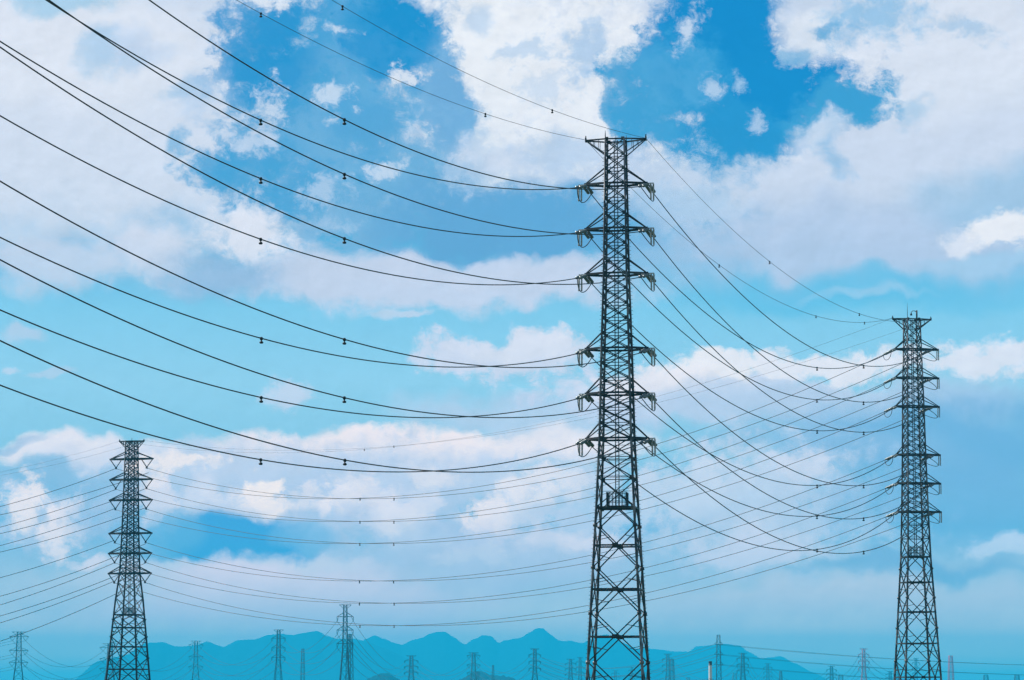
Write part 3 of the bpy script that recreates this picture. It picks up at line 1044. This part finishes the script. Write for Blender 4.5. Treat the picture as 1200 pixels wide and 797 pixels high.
FAR = [
    (-1, 0, (70.18, 544.69, 75.41), (-104.08, 761.2, 70.5), 16.13, [0.606]),
    (1, 0, (77.08, 545.91, 75.41), (-95.72, 758.8, 70.5), 16.21, [0.605]),
    (-1, 1, (70.18, 544.69, 69.99), (-104.08, 761.2, 65.1), 16.1, [0.606]),
    (1, 1, (77.08, 545.91, 69.99), (-95.72, 758.8, 65.1), 16.16, [0.605]),
    (-1, 2, (70.18, 544.69, 64.58), (-104.08, 761.2, 59.75), 15.88, [0.606]),
    (1, 2, (77.08, 545.91, 64.58), (-95.72, 758.8, 59.75), 15.93, [0.605]),
    (-1, 3, (70.18, 544.69, 55.49), (-104.08, 761.2, 51.01), 15.7, [0.606]),
    (1, 3, (77.08, 545.91, 55.49), (-95.72, 758.8, 51.01), 15.74, [0.605]),
    (-1, 4, (70.18, 544.69, 50.12), (-104.08, 761.2, 45.81), 15.56, [0.606]),
    (1, 4, (77.08, 545.91, 50.12), (-95.72, 758.8, 45.81), 15.59, [0.604]),
    (-1, 5, (70.18, 544.69, 44.77), (-104.08, 761.2, 40.61), 15.43, [0.605]),
    (1, 5, (77.08, 545.91, 44.77), (-95.72, 758.8, 40.61), 15.45, [0.604]),
    (-1, -1, (71.79, 542.35, 81.71), (-103.23, 760.94, 77.08), 11.59, [0.607]),
    (1, -1, (79.08, 543.65, 82.02), (-96.63, 759.06, 77.61), 10.86, [0.607]),
]
OUT = [
    (-1, 0, (-104.15, 761.2, 70.55), (-241.32, 456.45, 54.18), 19.73, []),
    (1, 0, (-95.24, 758.8, 69.27), (-232.67, 455.55, 54.22), 18.19, []),
    (-1, 1, (-104.06, 761.2, 65.04), (-241.33, 456.45, 48.8), 18.96, []),
    (1, 1, (-95.73, 758.8, 65.16), (-232.67, 455.55, 48.8), 18.61, []),
    (-1, 2, (-104.16, 761.2, 60.04), (-241.33, 456.45, 43.46), 18.06, []),
    (1, 2, (-95.81, 758.8, 60.12), (-232.68, 455.55, 43.47), 17.61, []),
    (-1, 3, (-104.27, 761.2, 51.67), (-241.33, 456.45, 34.73), 17.12, []),
    (1, 3, (-95.64, 758.8, 50.72), (-232.67, 455.55, 34.68), 19.7, []),
    (-1, 4, (-104.08, 761.2, 45.81), (-241.33, 456.45, 29.5), 18.78, []),
    (1, 4, (-95.66, 758.8, 45.64), (-232.67, 455.55, 29.49), 19.13, []),
    (-1, 5, (-104.19, 761.2, 40.96), (-241.33, 456.45, 24.32), 17.91, []),
    (1, 5, (-96.2, 758.8, 41.19), (-232.66, 455.55, 24.24), 21.67, []),
    (-1, -1, (-103.03, 760.94, 76.89), (-240.37, 456.36, 61.27), 16.86, []),
    (1, -1, (-96.55, 759.06, 77.13), (-233.61, 455.64, 61.27), 16.49, []),
]


# the earth wires end exactly on the peak arms
def peak_tip(x, y, rot, reach, z, side):
    return (x + side * reach * math.cos(rot), y + side * reach * math.sin(rot), z)
def on_peaks(rows, at0, at1):
    return [(sd, l, peak_tip(*at0, sd) if l < 0 and at0 else A, peak_tip(*at1, sd) if l < 0 and at1 else B, S, t) for sd, l, A, B, S, t in rows]
PK_M, PK_R, PK_L = (12.36, 340.0, R(-9), 3.6, 77.45), (75.43, 543.0, R(10), 3.75, 82.1), (-99.9, 760.0, R(-16), 3.45, 77.75)
NEAR, MID, FAR, OUT = on_peaks(NEAR, None, PK_M), on_peaks(MID, PK_M, PK_R), on_peaks(FAR, PK_R, PK_L), on_peaks(OUT, PK_L, None)

def as_dict(rows):
    return {(sd, l): (A, B, S) for sd, l, A, B, S, _ in rows}

def nodes_from(levels, zt, extra):
    out = [zt, zt - 1.8, levels[0] + 1.8]
    for a, b in zip(levels, levels[1:]):
        n = max(3, round((a - b) / 1.8))
        out += [a + (b - a) * i / n for i in range(n)]
    return out + [levels[-1]] + extra

LV_M = [71.99, 66.60, 61.20, 52.28, 46.97, 41.63]
TAB_M = [(0, 4.02), (13.5, 3.24), (33.4, 2.22), (41.6, 1.86), (52.4, 1.62), (61.1, 1.36), (77.3, 1.12)]
big_pylon('lattice_pylon', 'tallest dark steel lattice pylon in the middle, six crossarm levels with grey insulators',
          (12.36, 340.0, 0), R(-9), TAB_M, LV_M, 77.3, nodes_from(LV_M, 77.3, [39.4, 37.0, 33.5]),
          [31.4, 26.5, 21.2, 15.5, 9.2, 2.6, 0.25], {-1: (3.72, 3.72), 1: (3.72, 3.72)},
          as_dict(NEAR), as_dict(MID), [(0, 1.0, .07), (2, .8, .07), (-1, .55, .06)], True, 3.6, {-1: -4.3, 1: 4.3})

LV_R = [76.26, 70.84, 65.43, 56.34, 50.97, 45.62]
TAB_R = [(0, 4.0), (14.4, 3.40), (36.9, 2.20), (45.6, 1.95), (56.3, 1.72), (65.4, 1.58), (82.0, 1.22)]
rp = big_pylon('lattice_pylon', 'right hand steel lattice pylon, second largest, with a bent hook post on its top',
          (75.43, 543.0, 0), R(10), TAB_R, LV_R, 81.95, nodes_from(LV_R, 81.95, [43.2, 40.6, 37.2]),
          [35.0, 29.6, 24.0, 17.9, 11.6, 4.6, 0.25], {-1: (3.5, 3.5), 1: (3.5, 5.05)},
          as_dict(MID), as_dict(FAR), [(0, 2.9, .06)], True, 3.75, {-1: None, 1: 5.0}, 1.2)
b = MB()
b.pipe([(1.0, 0, 81.9), (1.0, 0, 83.7)], .16, 8)
b.pipe([(1.0, 0, 83.3), (.7, 0, 83.55), (.3, 0, 83.6), (-.05, 0, 83.4), (-.1, 0, 83.1)], .07, 6)
b.lathe((-.1, 0, 83.15), (-.1, 0, 82.7), ((0, .05), (.3, .2), (1, .2), (1, 0)), 8)
b.build('davit', M_STEEL, rp)

LV_L = [72.94, 67.56, 62.18, 53.46, 48.22, 42.99]
TAB_L = [(0, 5.2), (15.3, 4.28), (36.0, 2.72), (43.0, 1.98), (53.5, 1.66), (62.2, 1.48), (77.7, 1.22)]
big_pylon('lattice_pylon', 'left dark lattice pylon with V shaped insulator strings under its pointed arms',
          (-99.9, 760.0, 0), R(-16), TAB_L, LV_L, 77.6, nodes_from(LV_L, 77.6, [40.6, 36.5, 32.2]),
          [31.0, 26.5, 21.0, 14.8, 8.0, 0.25], {-1: (6.05, 6.05), 1: (6.05, 6.05)},
          None, None, [(-1, 1.0, .08)], False, 3.45, None, 1.6)

# ------------------------------------------------------------------ conductors of the three big spans and the one leaving
ORD = ['first from top', 'second from top', 'third from top', 'fourth from top', 'fifth from top', 'lowest']
def conductor(rows, label_fn, group, r_phase, r_earth, size):
    for sd, l, A, B, S, ts in rows:
        b = MB()
        rr = r_earth if l < 0 else r_phase
        tt = span_list(0.0, 1.0, 64)
        r0, r1 = rr if isinstance(rr, tuple) else (rr, rr)
        b.pipe([along(A, B, S, t) for t in tt], [r0 + (r1 - r0) * t for t in tt], 6)
        o = b.build('earth_wire' if l < 0 else 'power_cable', M_WIRE)
        tag(o, label_fn(sd, l), 'power line', group)
        for t in ts:
            p = along(A, B, S, t)
            w = MB()
            k = size * (.75 if l < 0 else 1.0)
            w.lathe(p + Vector((0, 0, .16 * k)), p - Vector((0, 0, .62 * k)),
                    ((0, .0), (0, .12 * k), (.22, .20 * k), (.40, .17 * k), (.5, .08 * k), (.6, .08 * k), (.70, .2 * k), (.85, .25 * k), (.97, .16 * k), (1, 0)), 10)
            w.build('hanging_weight', M_BLACK, o)

SIDE = {-1: 'left', 1: 'right'}
conductor(NEAR, lambda s, l: (f'thin topmost wire rising from the middle pylon\'s {SIDE[s]} peak to the upper left' if l < 0 else
          f'black cable sweeping to the upper left from middle pylon\'s {SIDE[s]} arm, {ORD[l]}'),
          'cables sweeping from the middle pylon to the upper left', (.052, .062), (.021, .025), 0.78)
conductor(MID, lambda s, l: (f'thin topmost wire slung between {SIDE[s]} peaks of middle and right pylons' if l < 0 else
          f'black cable slung between {SIDE[s]} arms of middle and right pylons, {ORD[l]}'),
          'cables slung between the middle and right pylons', (.058, .070), (.024, .036), 0.8)
conductor(FAR, lambda s, l: (f'faint topmost wire between {SIDE[s]} peaks of right and left pylons' if l < 0 else
          f'thin grey cable between {SIDE[s]} arms of right and left pylons, {ORD[l]}'),
          'cables slung between the right and left pylons', (.050, .058), (.020, .022), .85)
conductor(OUT, lambda s, l: (f'faint topmost wire from left pylon\'s {SIDE[s]} peak towards the left edge' if l < 0 else
          f'thin cable from left pylon\'s {SIDE[s]} arm sagging to the left edge, {ORD[l]}'),
          'cables leaving the left pylon towards the left edge', (.066, .054), (.02, .02), 1.0)

# ------------------------------------------------------------------ far pylons, hazy, one of each kind and then copies
def far_body(b, zt, base, top, step, w):
    tab = [(0, base), (zt * .55, top * 1.5), (zt, top)]
    for k in range(4):
        b.pipe([corner(tab, 0, k), corner(tab, zt * .55, k), corner(tab, zt, k)], w * .9, 5)
    z = 0.0
    while z < zt - .5:
        z1 = min(zt, z + max(step * .62, lerp_tab(tab, z) * 2.0))
        for k in range(4):
            j = (k + 1) % 4
            b.bar(corner(tab, z, k), corner(tab, z1, j), w * .42)
            b.bar(corner(tab, z, j), corner(tab, z1, k), w * .42)
            b.bar(corner(tab, z1, k), corner(tab, z1, j), w * .5)
        z = z1
    return tab

def far_pylon(kind, name, mat, w):
    """a 50 m pylon with arms 6 m out: 'V' long strings in V, 'T' short hanging strings, 'N' slim mast with stub arms, 'S' bare mast"""
    root = empty(name, (0, 0, 0))
    b = MB()
    slim = kind in 'NS'
    tab = far_body(b, 50, 2.6 if slim else 4.6, 1.5 if slim else 1.15, 4.2, w)
    b.build('lattice_body', mat, root)
    arms = {'V': (46.6, 36.6, 28.0), 'T': (44.0, 37.2, 30.4), 'N': (43.0, 35.5, 28.0), 'S': ()}[kind]
    reach = {'V': 6.0, 'T': 6.0, 'N': 4.6, 'S': 0}[kind]
    for z in arms:
        a = MB()
        h = lerp_tab(tab, z)
        for s in (-1, 1):
            for sy_ in (-1, 1):
                a.bar((0, sy_ * h, z), (s * reach, sy_ * .2, z), w * .9)
                a.bar((s * h, sy_ * h, z + 2.0), (s * reach, sy_ * .2, z), w * .75)
        arm = a.build('crossarm', mat, root)
        for s in (-1, 1):
            i_ = MB()
            if kind == 'V':
                i_.bar((s * reach, 0, z), (s * reach * .68, 0, z - 3.0), w * .7)
                i_.bar((s * reach * .38, 0, z), (s * reach * .68, 0, z - 3.0), w * .7)
            elif kind == 'T':
                i_.bar((s * reach, 0, z), (s * reach * .98, 0, z - 2.2), w * 1.2)
                i_.bar((s * reach * .75, 0, z), (s * reach * .98, 0, z - 2.2), w * .6)
            else:
                continue
            i_.build('insulator_string', mat, arm)
    if kind in 'VT':
        p = MB()
        for s in (-1, 1):
            p.bar((0, 0, 50), (s * 4.4, 0, 50), w * .9)
            p.bar((s * 1.1, 0, 48), (s * 4.4, 0, 50), w * .6)
        p.build('earth_wire_arm', mat, root)
    return root

# kind, x, y, height, reach of the arms, turn, label
FAR_PYLONS = [
    ('a', 'V', -706.6, 4180, 98.7, 13.52, R(8), 'lattice_pylon', 'hazy pylon near the left edge with V strings under three arms'),
    ('b', 'V', -621.3, 4510, 87.6, 15.92, R(12), 'lattice_pylon', "hazy pylon mostly hidden behind the left pylon's lower left leg"),
    ('c', 'V', -548.1, 5060, 101.3, 12.65, R(5), 'lattice_pylon', 'hazy pylon standing alone before the mountains, right of the left pylon'),
    ('d', 'T', -369.9, 4620, 111.2, 10.87, R(-6), 'lattice_pylon', 'hazy pylon with pale flat top, its tip level with the mountain ridge'),
    ('e', 'S', -354.8, 4950, 86.2, 7.39, R(20), 'lattice_mast', 'short narrow armless mast before the mountains, between two taller hazy pylons'),
    ('f', 'T', -188.9, 3300, 111.0, 9.22, R(10), 'lattice_pylon', 'tallest of the hazy pylons, rising above the mountain ridge'),
    ('g', 'S', -183.6, 3300, 78.0, 7.62, R(35), 'lattice_mast', 'dark narrow mast close against the right side of the tallest hazy pylon'),
    ('h', 'T', -212.6, 6160, 89.9, 14.49, R(-5), 'lattice_pylon', 'hazy pylon before the mountains, first right of the tallest hazy one'),
    ('i', 'V', -78.2, 5940, 93.2, 13.98, R(4), 'lattice_pylon', 'hazy pylon in front of the dark wooded hill'),
    ('j', 'S', -36.4, 5610, 64.8, 5.33, R(10), 'lattice_mast', 'dark slim pole before the right slope of the wooded hill'),
    ('k', 'T', 44.7, 5720, 97.8, 11.78, R(-8), 'lattice_pylon', 'hazy pylon below the highest mountain peak'),
    ('l', 'T', 145.6, 7260, 95.3, 13.88, R(6), 'lattice_pylon', "pale pylon just left of the middle pylon's foot"),
    ('m', 'T', 200.0, 8580, 115.5, 12.62, R(12), 'lattice_pylon', 'palest thin pylon touching the left leg of the middle pylon'),
    ('n', 'T', 327.1, 9240, 82.7, 12.23, R(0), 'lattice_pylon', "tiny pale pylon seen through the middle pylon's left half"),
    ('o', 'T', 387.9, 9460, 95.5, 11.13, R(9), 'lattice_pylon', "tiny pale pylon seen through the middle pylon's right half"),
    ('p', 'T', 387.6, 7260, 108.1, 13.88, R(-7), 'lattice_pylon', "pale pylon just right of the middle pylon's foot"),
    ('q', 'S', 421.4, 7700, 100.3, 15.68, R(15), 'lattice_mast', 'pale narrow mast touching the pylon right of the middle pylon'),
    ('r', 'N', 264.8, 3740, 85.7, 7.46, R(0), 'lattice_mast', 'slender dark mast with stub arms beside the white chimney'),
    ('s', 'T', 504.4, 6380, 98.3, 13.14, R(5), 'lattice_pylon', 'hazy pylon first to the right of the slender dark mast'),
    ('t', 'S', 738.2, 9680, 77.5, 19.71, R(0), 'lattice_mast', 'tiny pale mast between the slender dark mast and the next pylon'),
    ('u', 'T', 693.9, 7920, 91.2, 11.65, R(-6), 'lattice_mast', 'small pale pylon left of the dark spire'),
    ('v', 'S', 587.2, 6380, 58.9, 7.79, R(12), 'lattice_mast', 'short dark spire standing low on the horizon'),
    ('w', 'T', 915.0, 8360, 88.2, 14.75, R(8), 'lattice_pylon', 'small hazy pylon left of the pink pylon'),
    ('x', 'S', 1064.7, 9460, 70.4, 21.83, R(0), 'lattice_mast', 'tiny mast between the small hazy pylon and the pink pylon'),
    ('y', 'RT', 848.4, 7040, 117.6, 13.46, R(4), 'lattice_pylon', 'pink red painted pylon left of the right pylon'),
    ('z', 'T', 1168.1, 9020, 78.3, 14.59, R(10), 'lattice_pylon', "tiny hazy pylon just left of the right pylon's foot"),
    ('aa', 'S', 1013.1, 7700, 91.3, 15.68, R(0), 'lattice_mast', "narrow pale mast touching the right pylon's left leg"),
    ('ab', 'T', 1217.5, 8800, 115.5, 11.65, R(-4), 'lattice_pylon', 'pale pylon seen between the legs of the right pylon'),
    ('ac', 'RS', 1190.4, 7920, 112.2, 16.13, R(8), 'lattice_mast', 'pinkish narrow mast just right of the right pylon'),
    ('ad', 'S', 1534.9, 9460, 70.4, 21.83, R(0), 'lattice_mast', 'tiny mast low at the right, left one of two'),
    ('ae', 'S', 1635.4, 9460, 70.4, 21.83, R(6), 'lattice_mast', 'tiny mast nearest the right edge'),
    ('af', 'S', -776.2, 4400, 49.5, 9.56, R(10), 'lattice_mast', 'dark narrow mast cut by the left edge'),
    ('ag', 'S', 584.0, 9680, 63.2, 17.08, R(0), 'lattice_mast', 'tiny pale stub mast left of the white chimney'),
    ('ah', 'S', -65.6, 5632, 51.8, 6.12, R(0), 'lattice_mast', 'short pole beside the pylon before the wooded hill'),
]
proto = {}
far_at = {}
used = set()
for key, kind, x, y, hgt, reach, turn, nm, label in FAR_PYLONS:
    red = kind.startswith('R')
    mk = ('R' if red else '') + kind[-1] + ('1' if y < 5390 else '2')
    if mk not in proto:
        proto[mk] = far_pylon(kind[-1], nm, M_RED if red else M_FAR, .34 if y < 5390 else .50)
        o = proto[mk]
    else:
        o = copy_tree(proto[mk])
        o.name = nm
    o.location = (x, y, 0)
    o.rotation_euler = (0, 0, turn)
    o.scale = (reach / 6.0, reach / 6.0, hgt / 50.0)
    tag(o, label, 'pylon', 'hazy pylons along the horizon')
    far_at[key] = (x, y, hgt, reach, turn, kind[-1])

ZS = {'V': (43.6 / 50, 33.6 / 50, 25.0 / 50), 'T': (41.8 / 50, 35.0 / 50, 28.2 / 50), 'N': (43.0 / 50, 35.5 / 50, 28.0 / 50), 'S': (.9, .75, .6)}
def hang(key, s, l):
    x, y, hgt, reach, turn, kind = far_at[key]
    q = reach * {'V': .68, 'T': .98, 'N': .76, 'S': .2}[kind]
    return Vector((x + s * q * math.cos(turn), y + s * q * math.sin(turn), hgt * ZS[kind][l]))

LVN = ['upper', 'middle', 'lower']
def far_span(a, b_, sag, phrase, r=.10):
    for s in (-1, 1):
        for l in range(3):
            p, q = hang(a, s, l), hang(b_, s, l)
            w = MB()
            rr = r * (p.y + q.y) / 2 / 2000.0
            w.pipe([along(p, q, sag * 2.2, t) for t in span_list(0, 1, 28)], rr, 5)
            o = w.build('power_cable', M_WIRE)
            tag(o, f'faint {LVN[l]} cable, {SIDE[s]} side, {phrase}', 'power line', 'faint cables between the hazy pylons')

far_span('a', 'b', 14, 'between the first two hazy pylons at left')
far_span('b', 'c', 16, "behind the left pylon's right leg")
far_span('c', 'd', 15, 'before the mountains left of the pale topped pylon')
far_span('d', 'f', 12, 'rising to the tallest hazy pylon')
far_span('f', 'h', 14, 'falling right from the tallest hazy pylon')
far_span('h', 'i', 14, 'toward the pylon before the wooded hill')
far_span('i', 'k', 14, 'between wooded hill and highest mountain peak')
far_span('k', 'p', 18, "passing behind the middle pylon's foot")
far_span('k', 'r', 12, 'reaching the slender mast from the left')
far_span('s', 'u', 14, 'right of the pylon after the slender mast')
far_span('p', 's', 20, 'behind the white chimney')
far_span('u', 'w', 18, 'low toward the small hazy pylon')
far_span('w', 'y', 14, 'toward the pink pylon')
far_span('y', 'ab', 16, "between the pink pylon and the right pylon's legs")
# long lines that run out past the frame
def loose_span(p, q, sag, r, label):
    w = MB()
    w.pipe([along(p, q, sag, t) for t in span_list(0, 1, 40)], r, 5)
    tag(w.build('power_cable', M_WIRE), label, 'power line', 'faint cables between the hazy pylons')

for s in (-1, 1):
    for l in range(3):
        p = hang('r', s, l)
        loose_span(p, p + Vector((920, 140 + s * 16, -16)), 19, .17, f'faint {LVN[l]} cable, {SIDE[s]} side, running right from the slender mast to the edge')
        p = hang('a', s, l)
        loose_span(p, p + Vector((-410, -130, -7)), 24, .17, f'faint {LVN[l]} cable, {SIDE[s]} side, from the leftmost V string pylon to the edge')

# ------------------------------------------------------------------ chimney
ch = empty('chimney', (88.3, 1300, 0))
tag(ch, 'slim white chimney with dark tip standing beside the slender dark mast', 'chimney')
b = MB()
b.lathe((0, 0, 0), (0, 0, 24.2), ((0, 1.15), (.3, .85), (1, .72)), 20)
b.build('shaft', M_WHITE, ch)
b = MB()
b.lathe((0, 0, 24.2), (0, 0, 26.0), ((0, .72), (0, .80), (.15, .80), (.15, .74), (.85, .74), (.85, .8), (1, .8), (1, .5)), 20)
b.build('chimney_tip', M_SOOT, ch)
b = MB()
for z in (9, 17):
    b.lathe((0, 0, z), (0, 0, z + .2), ((0, .9), (0, 1.5), (1, 1.5), (1, .9)), 16)
    for k in range(12):
        a = k * math.pi / 6
        b.bar((1.45 * math.cos(a), 1.45 * math.sin(a), z + .2), (1.45 * math.cos(a), 1.45 * math.sin(a), z + 1.2), .05)
    b.lathe((0, 0, z + 1.15), (0, 0, z + 1.22), ((0, 1.4), (0, 1.5), (1, 1.5), (1, 1.4)), 16)
b.build('gallery', M_STEEL, ch)
